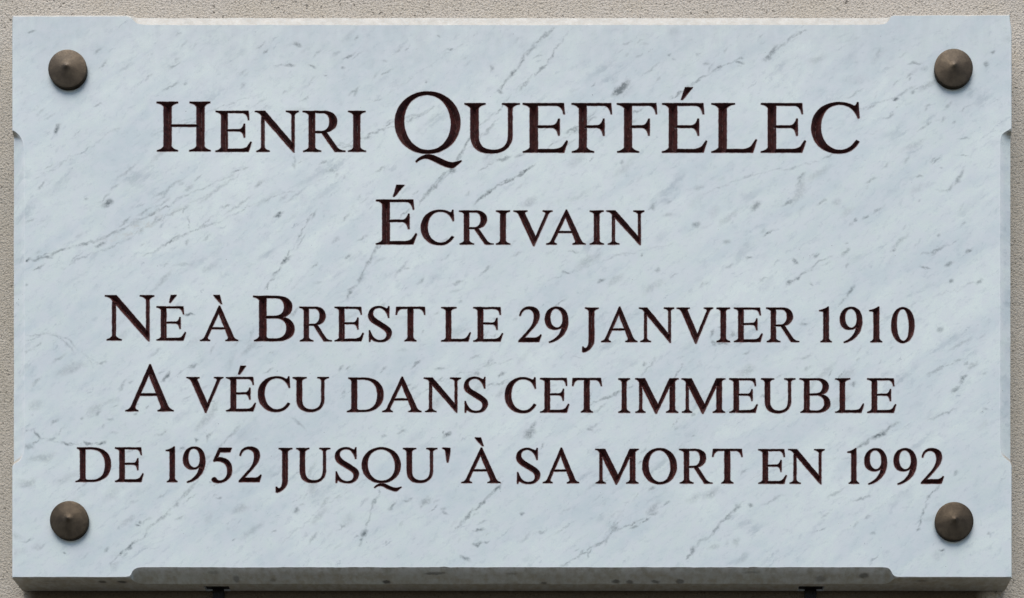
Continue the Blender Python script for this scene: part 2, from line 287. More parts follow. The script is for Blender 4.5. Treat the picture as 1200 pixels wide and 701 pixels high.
def wall_mat():
    g = NT('fine_roughcast_wall'); o = g.obj()
    p = g.pix()
    n1 = g.noise(p, .42, 2, .6); n2 = g.noise(p, .8, 3, .75); n3 = g.noise(p, .012, 3, .6)
    vo = g.t.nodes.new('ShaderNodeTexVoronoi'); g.link(g.vmath('ADD', p, g.vmath('SCALE', g.noise(p, .3, 2, .6, color=True), 3.0)), vo.inputs['Vector']); vo.inputs['Scale'].default_value = .42
    grit = g.math('ADD', g.math('MULTIPLY', n1, .9), g.math('MULTIPLY', n2, .5))
    base = g.mix(g.ramp(n3, .35, .65), (.66, .575, .465), (.68, .60, .505))
    base = g.mix(g.ramp(n2, .52, .70, 0, .75), base, (.84, .81, .74))
    base = g.mix(g.ramp(n1, .50, .30, 0, .75), base, (.33, .29, .24))
    spk = g.ramp(g.noise(p, .24, 1, .5), .69, .74)
    base = g.mix(g.math('MULTIPLY', spk, .8), base, (.10, .085, .07))
    # shade under the plaque, painted into the wall colour as dark brown
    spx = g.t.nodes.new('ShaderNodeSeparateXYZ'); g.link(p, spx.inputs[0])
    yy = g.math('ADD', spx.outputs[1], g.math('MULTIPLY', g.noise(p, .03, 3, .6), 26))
    ledge_shade = g.math('MULTIPLY', g.ramp(yy, -365, -322), g.ramp(g.math('ABSOLUTE', g.math('ADD', spx.outputs[0], 10)), 582, 560))
    ledge_shade = g.math('MULTIPLY', ledge_shade, g.ramp(yy, -300, -310))
    base = g.mix(g.math('MULTIPLY', ledge_shade, .9), base, (.075, .05, .025))
    lower_tone = g.math('MULTIPLY', g.ramp(g.math('ADD', spx.outputs[1], g.math('MULTIPLY', g.noise(p, .004, 3, .6), 260)), 500, 300), g.ramp(g.noise(p, .013, 3, .6), .25, .5, .5, 1))  # patchy darker tone, fading out towards and above the plaque's top
    base = g.mix(g.math('MULTIPLY', g.math('MULTIPLY', lower_tone, g.math('SUBTRACT', 1.0, ledge_shade)), .38), base, (.33, .29, .215))
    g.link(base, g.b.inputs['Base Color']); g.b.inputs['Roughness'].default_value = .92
    g.b.inputs['Specular IOR Level'].default_value = .15
    h = g.math('SUBTRACT', grit, g.math('MULTIPLY', vo.outputs['Distance'], .25))
    g.link(g.bump(h, .0014, 1.0), g.b.inputs['Normal'])
    return g.m

def bronze():
    g = NT('dull_brown_bronze'); o = g.obj()
    p = g.mapping(o, scale=(1 / S, 1 / S, 1 / S))
    oi = g.t.nodes.new('ShaderNodeObjectInfo'); pr = g.vmath('ADD', p, g.vmath('SCALE', oi.outputs['Location'], 900.0))
    n = g.noise(pr, .12, 4, .65); n2 = g.noise(pr, .9, 3, .7)
    base = g.mix(g.ramp(n, .3, .7), (.036, .025, .014), (.062, .045, .027))
    base = g.mix(g.ramp(n2, .55, .75, 0, .5), base, (.045, .034, .025))
    g.link(base, g.b.inputs['Base Color'])
    g.b.inputs['Metallic'].default_value = .75
    g.link(g.ramp(n2, .3, .7, .40, .56), g.b.inputs['Roughness'])
    # lathe rings
    sp = g.t.nodes.new('ShaderNodeSeparateXYZ'); g.link(p, sp.inputs[0])
    r = g.math('SQRT', g.math('ADD', g.math('POWER', sp.outputs[0], 2), g.math('POWER', sp.outputs[2], 2)))
    ring = g.math('SINE', g.math('MULTIPLY', r, 5.0))
    hh = g.math('ADD', g.math('MULTIPLY', ring, .12), n2)
    g.link(g.bump(hh, .00008, 1.0), g.b.inputs['Normal'])
    return g.m

def iron():
    g = NT('blackened_steel'); p = g.pix()
    n = g.noise(p, .4, 4, .7)
    g.link(g.mix(g.ramp(n, .4, .7), (.008, .007, .006), (.03, .024, .02)), g.b.inputs['Base Color'])
    g.b.inputs['Metallic'].default_value = .4; g.b.inputs['Roughness'].default_value = .6
    g.link(g.bump(n, .0006), g.b.inputs['Normal'])
    return g.m

def paving():
    g = NT('grey_pavement'); o = g.obj()
    n = g.noise(o, 3, 5, .6); n2 = g.noise(o, 90, 3, .7)
    base = g.mix(n, (.045, .043, .04), (.06, .057, .053)); base = g.mix(g.ramp(n2, .4, .7, 0, .4), base, (.04, .039, .037))
    g.link(base, g.b.inputs['Base Color']); g.b.inputs['Roughness'].default_value = .85
    g.link(g.bump(n2, .003), g.b.inputs['Normal'])
    return g.m

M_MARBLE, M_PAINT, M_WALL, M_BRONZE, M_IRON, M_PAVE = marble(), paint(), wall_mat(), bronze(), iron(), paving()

# ------------------------------------------------------------------ object helpers
def mesh_obj(name, verts, faces, mat, parent=None, smooth=False):
    me = bpy.data.meshes.new(name)
    me.from_pydata([tuple(v) for v in verts], [], [tuple(f) for f in faces]); me.materials.append(mat); me.update()
    if smooth: me.polygons.foreach_set('use_smooth', [True] * len(me.polygons))
    o = bpy.data.objects.new(name, me); sc.collection.objects.link(o)
    if parent: o.parent = parent
    return o
def tag(o, label=None, cat=None, group=None, kind=None):
    for k, v in (('label', label), ('category', cat), ('group', group), ('kind', kind)):
        if v: o[k] = v
    return o

# ------------------------------------------------------------------ setting
Y_WALL = TH + GAP
GZ = -2.35
pave = mesh_obj('pavement', [(-40, -60, GZ), (40, -60, GZ), (40, 1, GZ), (-40, 1, GZ)], [(0, 1, 2, 3)], M_PAVE)
tag(pave, kind='structure')
wv = [(x, y, z) for y in (Y_WALL, Y_WALL + .4) for (x, z) in ((-4, GZ), (4, GZ), (4, 2.2), (-4, 2.2))]
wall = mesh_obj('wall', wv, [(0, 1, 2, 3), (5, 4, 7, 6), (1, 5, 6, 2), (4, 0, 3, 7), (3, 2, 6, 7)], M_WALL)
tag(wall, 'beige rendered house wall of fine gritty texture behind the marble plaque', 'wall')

# ------------------------------------------------------------------ glyphs (units: cap height 100, y up)
def flat(path, seg=10):
    tk = path.replace(',', ' ').split(); i = 0; polys = []; cur = None; cmd = None
    def num():
        nonlocal i
        v = float(tk[i]); i += 1; return v
    while i < len(tk):
        if tk[i] in 'MLQCZ':
            cmd = tk[i]; i += 1
            if cmd == 'Z': continue
        if cmd == 'M': cur = (num(), num()); polys.append([cur]); cmd = 'L'
        elif cmd == 'L': cur = (num(), num()); polys[-1].append(cur)
        elif cmd == 'Q':
            c, e = (num(), num()), (num(), num())
            for k in range(1, seg + 1):
                t = k / seg; u = 1 - t
                polys[-1].append((u*u*cur[0] + 2*u*t*c[0] + t*t*e[0], u*u*cur[1] + 2*u*t*c[1] + t*t*e[1]))
            cur = e
        elif cmd == 'C':
            a, b, e = (num(), num()), (num(), num()), (num(), num())
            n = seg * 2
            for k in range(1, n + 1):
                t = k / n; u = 1 - t
                polys[-1].append(tuple(u**3*cur[j] + 3*u*u*t*a[j] + 3*u*t*t*b[j] + t**3*e[j] for j in (0, 1)))
            cur = e
    return polys
def ell(cx, cy, rx, ry, rot=0, n=72, p=2.0):
    c, s = math.cos(math.radians(rot)), math.sin(math.radians(rot)); out = []
    for k in range(n):
        a = 2 * math.pi * k / n; ca, sa = math.cos(a), math.sin(a)
        x = rx * math.copysign(abs(ca) ** (2 / p), ca); y = ry * math.copysign(abs(sa) ** (2 / p), sa)
        out.append((cx + x * c - y * s, cy + x * s + y * c))
    return [out]
def stem(x0, x1, top=None, bot=None, y0=0, y1=100):
    p = []
    if bot: p += [f'M {bot[0]} {y0} L {bot[0]} {y0+1.9} Q {x0-3} {y0+4} {x0} {y0+10.5}']
    else: p += [f'M {x0} {y0}']
    if top: p += [f'L {x0} {y1-10} Q {x0-3} {y1-4} {top[0]} {y1-2.2} L {top[0]} {y1} L {top[1]} {y1} L {top[1]} {y1-2.2} Q {x1+3} {y1-4} {x1} {y1-10}']
    else: p += [f'L {x0} {y1} L {x1} {y1}']
    if bot: p += [f'L {x1} {y0+10.5} Q {x1+3} {y0+4} {bot[1]} {y0+1.9} L {bot[1]} {y0}']
    else: p += [f'L {x1} {y0}']
    return flat(' '.join(p))
G = {}   # name: (reference width, add polys, subtract polys)
G['E'] = (90.5, flat('M 0 100 L 82.6 100 L 84.5 78 L 82 78 Q 79 95.3 66 95.3 L 30 95.3 L 30 54.8 L 58 54.8 Q 68 55 71.5 68.5 L 74 68.5 L 74 34.5 L 71.5 34.5 Q 68.5 50.3 58 50.3 L 30 50.3 L 30 6.6 L 62 6.6 Q 74 7 80 12.5 L 88.5 24.5 L 90.5 23 L 83 0 L 0 0 L 0 2 Q 11 4 14 10.5 L 14 90 Q 11 96 0 97.7'), [])
G['F'] = (81, flat('M 0 100 L 79.5 100 L 81 78 L 79 78 Q 76 95.3 63 95.3 L 30 95.3 L 30 54.8 L 50 54.8 Q 60 55 63.5 68.5 L 66 68.5 L 66 34.5 L 63.5 34.5 Q 60.5 50.3 50 50.3 L 30 50.3 L 30 10.5 Q 34 4 44.5 1.9 L 44.5 0 L 1 0 L 1 1.9 Q 11 4 15 10.5 L 15 90 Q 11 96 0 97.7'), [])
G['L'] = (91.5, flat('M 0 100 L 47 100 L 47 97.9 Q 34 96 30.3 89.5 L 30.3 6.6 L 62 6.6 Q 74 7 80.5 13 L 89.5 26.5 L 91.5 25.5 L 83.5 0 L 0 0 L 0 2 Q 11 4 14.5 10.5 L 14.5 89.5 Q 11 96 0 97.9'), [])
G['H'] = (108, stem(14, 29.4, (0, 42.5), (0.5, 42)) + stem(80, 95.5, (66.5, 107.3), (65.5, 108)) + flat('M 26 54 L 83 54 L 83 49.8 L 26 49.8'), [])
G['N'] = (107.3, flat('M 0 100 L 25 100 L 91 22.5 L 97 16 L 97 -2 L 95 -2 L 16 88 Q 12 97 0 98') + stem(15.9, 23.4, None, (4, 36), 0, 86) + stem(90.4, 97, (76.6, 107.3), None, 3, 100), [])
G['R'] = (104.5, flat('M 0 100 L 50 100 C 72 100 84 90 84 74 C 84 60 72 49.5 58 48 L 84.5 10.5 Q 92 2.5 104.5 1.8 L 104.5 0 L 79 0 L 46.5 45.8 L 30 45.8 L 30 10.5 Q 34 4 44.5 1.9 L 44.5 0 L 1.5 0 L 1.5 1.9 Q 11 4 15 10.5 L 15 90 Q 11 96 0 97.7'),
          flat('M 30 95.3 L 47 95.3 C 60 95.3 66 87 66 75 C 66 60 58 50.2 45 50.2 L 30 50.2'))
G['I'] = (43, stem(13, 29.2, (0, 42.5), (0, 43)), [])
TAIL = 'M 34.5 -15 C 42 -6 50 -3.6 57 -3.9 C 70 -4.6 82 -16.5 95 -17.2 Q 102 -16.5 110 -13.4 L 110.6 -15.2 L 98.5 -25.5 Q 93 -27.8 84 -24 C 70 -19 60 -11 51 -10.4 Q 44 -10.2 36 -17'
G['Q'] = (108.4, ell(54.2, 50, 54.2, 52.3, p=2.05) + flat(TAIL), ell(54.2, 50.2, 38.8, 46.6, 6, p=2.08))
G['U'] = (111, flat('M 12 89.5 Q 9 96 0 98 L 0 100 L 42 100 L 42 98 Q 31 96 28 89.5 L 28 36 C 28 14 38 5 58 5 C 78 5 88 16 88 37 L 88 90 Q 86 96.5 75.5 98 L 75.5 100 L 111 100 L 111 98 Q 99 96.5 96.2 90 L 96.2 36 C 96.2 11 80 -1.8 53 -1.8 C 27 -1.8 12 10 12 37'), [])
G['C'] = (97, flat('M 92.5 102 L 95 102 L 97 70 L 94.3 69 Q 90 81 83 87.5 C 76 94.5 67 97.3 57 97.3 C 33 97.3 19 77 19 52 C 19 24 36 4.8 58 4.8 C 72 4.8 82 12 91 25 L 97 22 C 88 7 76 -2 56 -2 C 22 -2 0 20 0 50 C 0 82 24 102.3 57 102.3 C 69 102.3 77 99 85 95.2 Q 90.5 94 92.5 102'), [])
G['V'] = (114, flat('M 0 100 L 40 100 L 40 98 Q 31.5 97 33.5 91 L 64.5 22.5 L 94 90 Q 95.5 96.5 85.5 98 L 85.5 100 L 114 100 L 114 98 Q 105 96.5 101.5 88 L 60.5 -4.8 L 58 -4.8 L 15.5 88 Q 11 96.5 0 98'), [])
G['A'] = (115.5, flat('M 0 0 L 0 2 Q 10 3.5 14.5 12 L 57.7 103 L 60.3 103 L 102 12 Q 106 4 115.5 2 L 115.5 0 L 77.5 0 L 77.5 2 Q 88 4 85 12.5 L 56.5 80.5 L 23.3 11.5 Q 21 4 30.5 2 L 30.5 0') + flat('M 32 39 L 78 39 L 80 34.3 L 30 34.3'), [])
G['S'] = (69, flat('M 59.5 102 L 62 102 L 61.5 68.5 L 59 68.5 Q 56 81 50.5 87.5 C 45 94.5 38 97.5 31 97.5 C 20 97.5 13 91 13 82 C 13 72.5 20 67 28 62 L 48 49.5 C 60 42 69 36 69 24.5 C 69 8.5 55 -2.5 36 -2.5 C 26 -2.5 18 -0.5 10.5 5 Q 6 6.5 4.8 -2 L 2.3 -2 L 2.3 31.5 L 4.7 31.5 Q 8 20.5 14 12.8 C 20 5.5 27 2.5 35 2.5 C 47 2.5 54.5 9 54.5 19 C 54.5 27 49 31.8 40 37.2 L 22 48 C 8 56 0 63 0 76 C 0 91 13 102.5 31 102.5 C 40 102.5 46 99.3 53 95.7 Q 58 94 59.5 102'), [])
G['B'] = (90, flat('M 0 100 L 50 100 C 74 100 85 89 85 76 C 85 64 77 56 66 53 C 80 50 90 41 90 27 C 90 10 74 0 50 0 L 2.5 0 L 2.5 2 Q 10 4 13.3 10.5 L 13.3 90 Q 10 96 0 97.7'),
          flat('M 28.5 95.5 L 49 95.5 C 62 95.5 68 87 68 76.5 C 68 63.5 60 55.5 46 55.5 L 28.5 55.5') + flat('M 28.5 50.7 L 50 50.7 C 65 50.7 73 41 73 28.5 C 73 14 64 5.2 47 5.2 L 36 5.2 Q 29 5.5 28.5 11'))
G['D'] = (102.5, flat('M 4 100 L 45 100 C 82 100 102.5 82 102.5 51 C 102.5 18 80 0 42 0 L 0 0 L 0 2 Q 10 4 12.8 10.5 L 12.8 90 Q 11 96 4 97.7'), flat('M 27.8 95.2 L 44 95.2 C 70 95.2 86 80 86 50 C 86 21 72 5 46 5 L 36 5 Q 29 5.5 27.8 11'))
G['T'] = (85.5, flat('M 2 100 L 83.5 100 L 85.5 77.5 L 83 77.5 Q 79 95.2 66 95.2 L 50.2 95.2 L 50.2 10.5 Q 53 4 59.5 1.9 L 59.5 0 L 26 0 L 26 1.9 Q 32 4 34.8 10.5 L 34.8 95.2 L 20 95.2 Q 7 95.2 2.5 77.5 L 0 77.5'), [])
G['J'] = (48.5, flat('M 9 100 L 48.5 100 L 48.5 98 Q 38 96 35.3 89.5 L 35.3 10 C 35.3 -10 26 -24 4 -30.5 L 1 -29 L 1 -14 L 3.5 -14 Q 5 -18 9 -18.5 C 16 -18.5 20 -9 20 5 L 20 89.5 Q 17 96 9 98'), [])
G['M'] = (127, flat('M 0 100 L 28 100 L 66.8 24 L 101 100 L 127 100 L 127 98 Q 118.5 96.5 116.7 90 L 116.7 10.5 Q 119 4 126 1.9 L 126 0 L 91 0 L 91 1.9 Q 99 4 101.8 10.5 L 101.8 77.5 L 62.8 -3 L 60.2 -3 L 20 76.5 L 20 10.5 Q 22 4 30 1.9 L 30 0 L 1 0 L 1 1.9 Q 10 4 12.4 10.5 L 12.4 88 Q 9.5 96.5 0 98'), [])
G['O'] = (101.4, ell(50.7, 50, 50.7, 52.5, p=2.06), ell(50.7, 50.2, 32.8, 46.8, 5, p=2.08))
G['0'] = (67, ell(33.5, 50, 33.5, 52.5, p=2.1), ell(33.5, 50.2, 18.2, 47.3, 2, p=2.15))
G['1'] = (35.5, flat('M 27 104 L 25 104 Q 16 96.5 0 93.5 L 0 91.3 L 8.5 90.5 Q 12 90 12 84 L 12 10.5 Q 10 4 3.5 1.9 L 3.5 0 L 35.5 0 L 35.5 1.9 Q 29.5 4 27 10.5'), [])
G['2'] = (65.5, flat('M 2 77 C 5 95 16 103.5 32 103.5 C 50 103.5 60 93.5 60 79 C 60 63 52 52 40 38.5 L 16.5 12 L 46 12 Q 56 12 63 21.5 L 65.5 20.5 L 59 0 L 0 0 L 0 3 L 30 37 C 39 48.5 44.5 60 44.5 74 C 44.5 89 37 96.3 26.5 96.3 C 16 96.3 9.5 90 5.2 76.5'), [])
G['9'] = (64.7, flat('M 12 -2.2 C 40 3 64.7 25 64.7 62 C 64.7 88 52 103.3 33 103.3 C 13 103.3 0 88 0 67 C 0 48.5 10 36.5 27 36.5 C 35 36.5 42.5 39 47.2 43 C 44.5 25 32 8 11.5 0.6'), ell(32, 70, 17.6, 28.3, 4, p=2.1))
G['5'] = (59, flat('M 21.5 100 L 58.5 100 L 53.5 87.5 L 24.5 87.5 L 16.5 71 Q 20 72.3 27 71.8 C 46 70 59 57 59 37 C 59 14 43 -2.5 19 -2.5 C 6 -2.5 0 1 0 6.5 C 0 11 3 13.5 7 13.5 C 13 13 13 4 22 4 C 37 4 46 15 46 33 C 46 50 35 59.7 20 60.5 Q 10 61 5.8 59.5 L 4 62'), [])

W1, W2 = 'HENRI', 'QUEFFÉLEC'
# (character, x0, x1, top, baseline, word, accent polygon px or None)
L = []
def put(word, items, top, base):
    for it in items: L.append((it[0], it[1], it[2], it[4] if len(it) > 4 else top, it[5] if len(it) > 5 else base, word, it[3] if len(it) > 3 else None))
put('HENRI', [('H', 183.8, 246.7, None, 119.5, 177.4), ('E', 252.8, 294.7), ('N', 298.7, 349.9), ('R', 354.8, 404.6), ('I', 408.1, 428.5)], 130.2, 177.8)
put('QUEFFÉLEC', [('Q', 462.7, 539.3, None, 109.0, 178.6), ('U', 544.5, 609), ('E', 612.8, 665.3), ('F', 670, 717), ('F', 723, 769.9),
    ('E', 776, 828.6, [(802.8, 102.6), (812, 102.6), (800.0, 117.0), (798.2, 117.0)]), ('L', 833.9, 886.9), ('E', 891.9, 944.3), ('C', 950.9, 1007)], 121.2, 178.8)
put('ÉCRIVAIN', [('E', 440.8, 488.3, [(464.6, 216.9), (473.9, 216.9), (462.3, 230.6), (460.8, 230.6)], 234.2, 286.4), ('C', 493.4, 531.9), ('R', 538.1, 578.3), ('I', 581.4, 597.7),
    ('V', 601.9, 647.3), ('A', 640.4, 686.2), ('I', 691.3, 707.5), ('N', 710.8, 754.9)], 247.0, 286.5)
put('NÉ', [('N', 123.1, 180.5, None, 346.3, 398.9), ('E', 183.5, 217.7, [(200.3, 346.0), (206.9, 346.0), (199.6, 355), (198.4, 354.6)])], 359.4, 399.0)
put('À', [('A', 234.5, 278.9, [(250.0, 346.0), (257.4, 346.0), (260.2, 356.2), (258.8, 356.2)])], 359.6, 399.5)
put('BREST', [('B', 296.8, 345, None, 347, 399.8), ('R', 350.9, 388.7), ('E', 392.3, 426), ('S', 431.7, 458.9), ('T', 463.8, 498.4)], 359.9, 399.9)
put('LE', [('L', 517.2, 551.6), ('E', 554.7, 589.2)], 360.2, 400.2)
put('29', [('2', 607.7, 634.4), ('9', 638.6, 665.8)], 361.0, 400.8)
put('JANVIER', [('J', 682.1, 701.5), ('A', 704.5, 746.9), ('N', 749, 789.9), ('V', 793.2, 835.7), ('I', 839.9, 855.5), ('E', 860.2, 893.5), ('R', 898, 936.5)], 360.8, 400.8)
put('1910', [('1', 960.3, 974.5), ('9', 984.4, 1010.3), ('1', 1018.8, 1033.7), ('0', 1044.6, 1071.5)], 361.2, 401.0)
put('A', [('A', 147.1, 203.3)], 428.8, 482.0)
put('VÉCU', [('V', 218.6, 261.8), ('E', 265.1, 299.6, [(281.8, 429.0), (288.2, 429.0), (280.8, 438.9), (279.2, 438.7)]), ('C', 302.5, 339.7), ('U', 343.2, 385.4)], 442.2, 482.0)
put('DANS', [('D', 406.7, 449.2), ('A', 448, 493.8), ('N', 496.7, 539.9), ('S', 543.8, 571.5)], 442.8, 482.8)
put('CET', [('C', 591.8, 628), ('E', 633.2, 666.8), ('T', 670.5, 705)], 443.3, 483.3)
put('IMMEUBLE', [('I', 724.9, 738.3), ('M', 744.4, 795), ('M', 798.9, 849.9), ('E', 854.8, 887.8), ('U', 892.1, 932.1), ('B', 937.2, 972.9), ('L', 979, 1012.3), ('E', 1016.5, 1050.1)], 443.7, 483.6)
put('DE', [('D', 88.8, 129.9), ('E', 135, 168.1)], 524.6, 564.7)
put('1952', [('1', 194.5, 207.9), ('9', 214.6, 240.5), ('5', 248.4, 271.8), ('2', 279.9, 306.5)], 525.0, 564.9)
put('JUSQU', [('J', 323.1, 342.3), ('U', 347.3, 387), ('S', 392.7, 420.4), ('Q', 424.2, 469.5), ('U', 472.4, 512.5)], 525.3, 565.2)
L.append(("'", 518, 527.7, 525, 542, 'JUSQU', [(518.0, 525.2), (519.5, 524.8), (527.8, 525.4), (527.6, 530), (525.2, 542), (523.9, 542), (522.3, 530), (521.3, 527.2)]))
put('À', [('A', 540.8, 586.5, [(556.3, 513.0), (563.4, 513.0), (566.6, 522.8), (565.2, 522.8)])], 526.0, 566.0)
put('SA', [('S', 605.2, 632.8), ('A', 636.3, 678.5)], 526.2, 566.2)
put('MORT', [('M', 697.8, 748.4), ('O', 752.8, 793), ('R', 796.2, 834.8), ('T', 834.8, 870)], 526.4, 566.6)
put('EN', [('E', 888.9, 921.7), ('N', 923.9, 966.4)], 526.7, 566.8)
put('1992', [('1', 993.4, 1006.5), ('9', 1013.1, 1039.3), ('9', 1047.4, 1074), ('2', 1079.4, 1105.9)], 526.9, 566.9)

def area(p): return .5 * sum(p[i][0] * p[(i+1) % len(p)][1] - p[(i+1) % len(p)][0] * p[i][1] for i in range(len(p)))
def clean(p):
    out = []
    for q in p:
        if not out or math.hypot(q[0]-out[-1][0], q[1]-out[-1][1]) > .02: out.append(q)
    if math.hypot(out[0][0]-out[-1][0], out[0][1]-out[-1][1]) < .02: out.pop()
    return out
def wob(x, y):
    n = noise.noise_vector(Vector((x * .16, y * .16, 3.1))); m = noise.noise_vector(Vector((x * .6, y * .6, 9.3)))
    return x + n[0] * .22 + m[0] * .10, y + n[1] * .22 + m[1] * .10

GROW = .42
def outline(adds, subs, step=.85):
    """boundary loops (inside on the left) of union(adds) minus union(subs)"""
    vs, fs = [], []
    for p in adds + subs:
        p = clean(p)
        if area(p) < 0: p = p[::-1]
        fs.append(list(range(len(vs), len(vs) + len(p)))); vs += [Vector(q) for q in p]
    na = len(adds)
    V, E, F, ov, oe, of = delaunay_2d_cdt(vs, [], fs, 0, 1e-4)
    de = set()
    for f, o in zip(F, of):
        if any(i < na for i in o) and not any(i >= na for i in o):
            if area([V[i] for i in f]) < 0: f = f[::-1]
            for a, b in zip(f, list(f[1:]) + [f[0]]):
                if (b, a) in de: de.discard((b, a))
                else: de.add((a, b))
    nxt = {}
    for a, b in de: nxt.setdefault(a, []).append(b)
    loops = []
    while nxt:
        a = next(iter(nxt)); s0 = a; lp = []
        while a in nxt:
            b = nxt[a].pop()
            if not nxt[a]: del nxt[a]
            lp.append(a); a = b
            if a == s0: break
        pts = clean([(V[i][0], V[i][1]) for i in lp])
        if len(pts) < 3: continue
        out = []
        for i, q in enumerate(pts):
            r = pts[(i + 1) % len(pts)]; d = math.hypot(r[0]-q[0], r[1]-q[1]); k = max(1, math.ceil(d / step))
            for j in range(k): out.append((q[0] + (r[0]-q[0]) * j / k, q[1] + (r[1]-q[1]) * j / k))
        # merge very short edges on curves
        o2 = [out[0]]
        for q in out[1:]:
            if math.hypot(q[0]-o2[-1][0], q[1]-o2[-1][1]) > .28: o2.append(q)
        if len(o2) < 3: continue
        m = len(o2); o3 = []
        for i in range(m):       # the cutter's edge runs a little outside the drawn line
            a, b = o2[i-1], o2[(i+1) % m]; dx, dy = b[0]-a[0], b[1]-a[1]; l = math.hypot(dx, dy) or 1
            o3.append((o2[i][0] + GROW * dy / l, o2[i][1] - GROW * dx / l))
        loops.append([wob(*q) for q in o3])
    return loops

SLOPE = 1.15
def groove(loops):
    P0 = np.array([q for lp in loops for q in lp]); P1 = np.array([lp[(i+1) % len(lp)] for lp in loops for i in range(len(lp))])
    PP = np.array([lp[i-1] for lp in loops for i in range(len(lp))])
    def seg_dist(Q):
        d = P1 - P0; L2 = (d ** 2).sum(1)
        t = np.clip(((Q[:, None, :] - P0[None]) * d[None]).sum(2) / L2[None], 0, 1)
        c = P0[None] + t[..., None] * d[None]
        return np.sqrt(((Q[:, None, :] - c) ** 2).sum(2)).min(1)
    def nrm(d): n = np.stack([-d[:, 1], d[:, 0]], 1); return n / np.maximum(1e-9, np.linalg.norm(n, axis=1))[:, None]
    n1 = nrm(P1 - P0); n0 = nrm(P0 - PP); nv = n1 + n0; nv /= np.maximum(1e-6, np.linalg.norm(nv, axis=1))[:, None]
    cosv = (nv * n1).sum(1)
    S0 = np.concatenate([(P0 + P1) / 2, P0]); N0 = np.concatenate([n1, nv]); CV = np.concatenate([np.ones(len(P0)), np.clip(cosv, .25, 1)])
    ts = np.arange(.25, 9.0, .25); tm = np.zeros(len(S0)); alive = np.ones(len(S0), bool)
    for t in ts:
        idx = np.nonzero(alive)[0]
        if not len(idx): break
        q = S0[idx] + N0[idx] * t
        dd = seg_dist(q); ok = dd >= t * CV[idx] - .06
        tm[idx[ok]] = t; alive[idx[~ok]] = False
    use = tm > .2
    pts = []
    m = np.nonzero(use)[0]
    med = S0[m] + N0[m] * tm[m][:, None]; pts.append(med)
    big = m[tm[m] > 1.6]; pts.append(S0[big] + N0[big] * (tm[big] * .5)[:, None])
    Q = np.concatenate(pts); dq = seg_dist(Q)
    keep = dq > .12; Q, dq = Q[keep], dq[keep]
    seen = set(); sel = []
    for i in np.argsort(-dq):
        k = (int(round(Q[i][0] / .34)), int(round(Q[i][1] / .34)))
        if k in seen: continue
        seen.add(k); sel.append(i)
    Q, dq = Q[sel], dq[sel]
    vs = [Vector(q) for lp in loops for q in lp]; nb = len(vs); fs = []; k = 0
    for lp in loops: fs.append(list(range(k, k + len(lp)))); k += len(lp)
    edges = [(f[i], f[(i+1) % len(f)]) for f in fs for i in range(len(f))]
    V, E, F, ov, oe, of = delaunay_2d_cdt(vs + [Vector(q) for q in Q], edges, [], 0, 1e-5)
    VA = np.array([(v[0], v[1]) for v in V])
    dep = np.zeros(len(V))
    for i, o in enumerate(ov):
        if o and min(o) < nb: dep[i] = 0
        elif o: dep[i] = dq[min(o) - nb]
    tri = np.array([f if area([V[i] for i in f]) > 0 else f[::-1] for f in F])
    cen = VA[tri].mean(1)
    # inside test by crossing number
    a, b = P0, P1; inside = np.zeros(len(cen), bool)
    for s in range(0, len(cen), 2000):
        c = cen[s:s+2000]
        cond = (a[None, :, 1] > c[:, None, 1]) != (b[None, :, 1] > c[:, None, 1])
        dy = b[:, 1] - a[:, 1]; dy = np.where(abs(dy) < 1e-12, 1e-12, dy)
        xi = a[None, :, 0] + (c[:, None, 1] - a[None, :, 1]) * ((b[:, 0] - a[:, 0]) / dy)[None]
        inside[s:s+2000] = ((cond & (c[:, None, 0] < xi)).sum(1) % 2) == 1
    tri = tri[inside]
    return VA, dep, tri

# ------------------------------------------------------------------ plaque
plaque = bpy.data.objects.new('marble_plaque', None); sc.collection.objects.link(plaque)
plaque.empty_display_size = .05
tag(plaque, 'white grey-veined marble memorial plaque with dark red carved lettering and four bronze studs', 'plaque')

all_loops = []      # px coordinates, y UP (350.5 - y)
ORD = ['first', 'second', 'third', 'fourth']
glyph_jobs = []
words_seen = {}
for (ch, x0, x1, top, base, word, acc) in L:
    adds, subs = [], []
    if ch != "'":
        W, A, B = G[ch]; hs = (base - top) / 100.0; xs = (x1 - x0) / W; yb = 350.5 - base
        adds = [[(x0 + u * xs - 600, yb + v * hs) for (u, v) in p] for p in A]
        subs = [[(x0 + u * xs - 600, yb + v * hs) for (u, v) in p] for p in B]
    loops = outline(adds, subs) if adds else []
    if acc: loops += outline([[(x - 600, 350.5 - y) for (x, y) in acc]], [])
    glyph_jobs.append((ch, word, acc, loops))
    all_loops += loops

for (ch, word, acc, loops) in glyph_jobs:
    VA, dep, tri = groove(loops)
    used = np.unique(tri); remap = {int(u): i for i, u in enumerate(used)}
    vv = [(VA[u][0] * S, dep[u] * SLOPE * S, VA[u][1] * S) for u in used]
    ff = [[remap[int(i)] for i in t] for t in tri]
    name = 'apostrophe' if ch == "'" else ('numeral' if ch.isdigit() else 'letter')
    o = mesh_obj(name, vv, ff, M_PAINT, plaque)

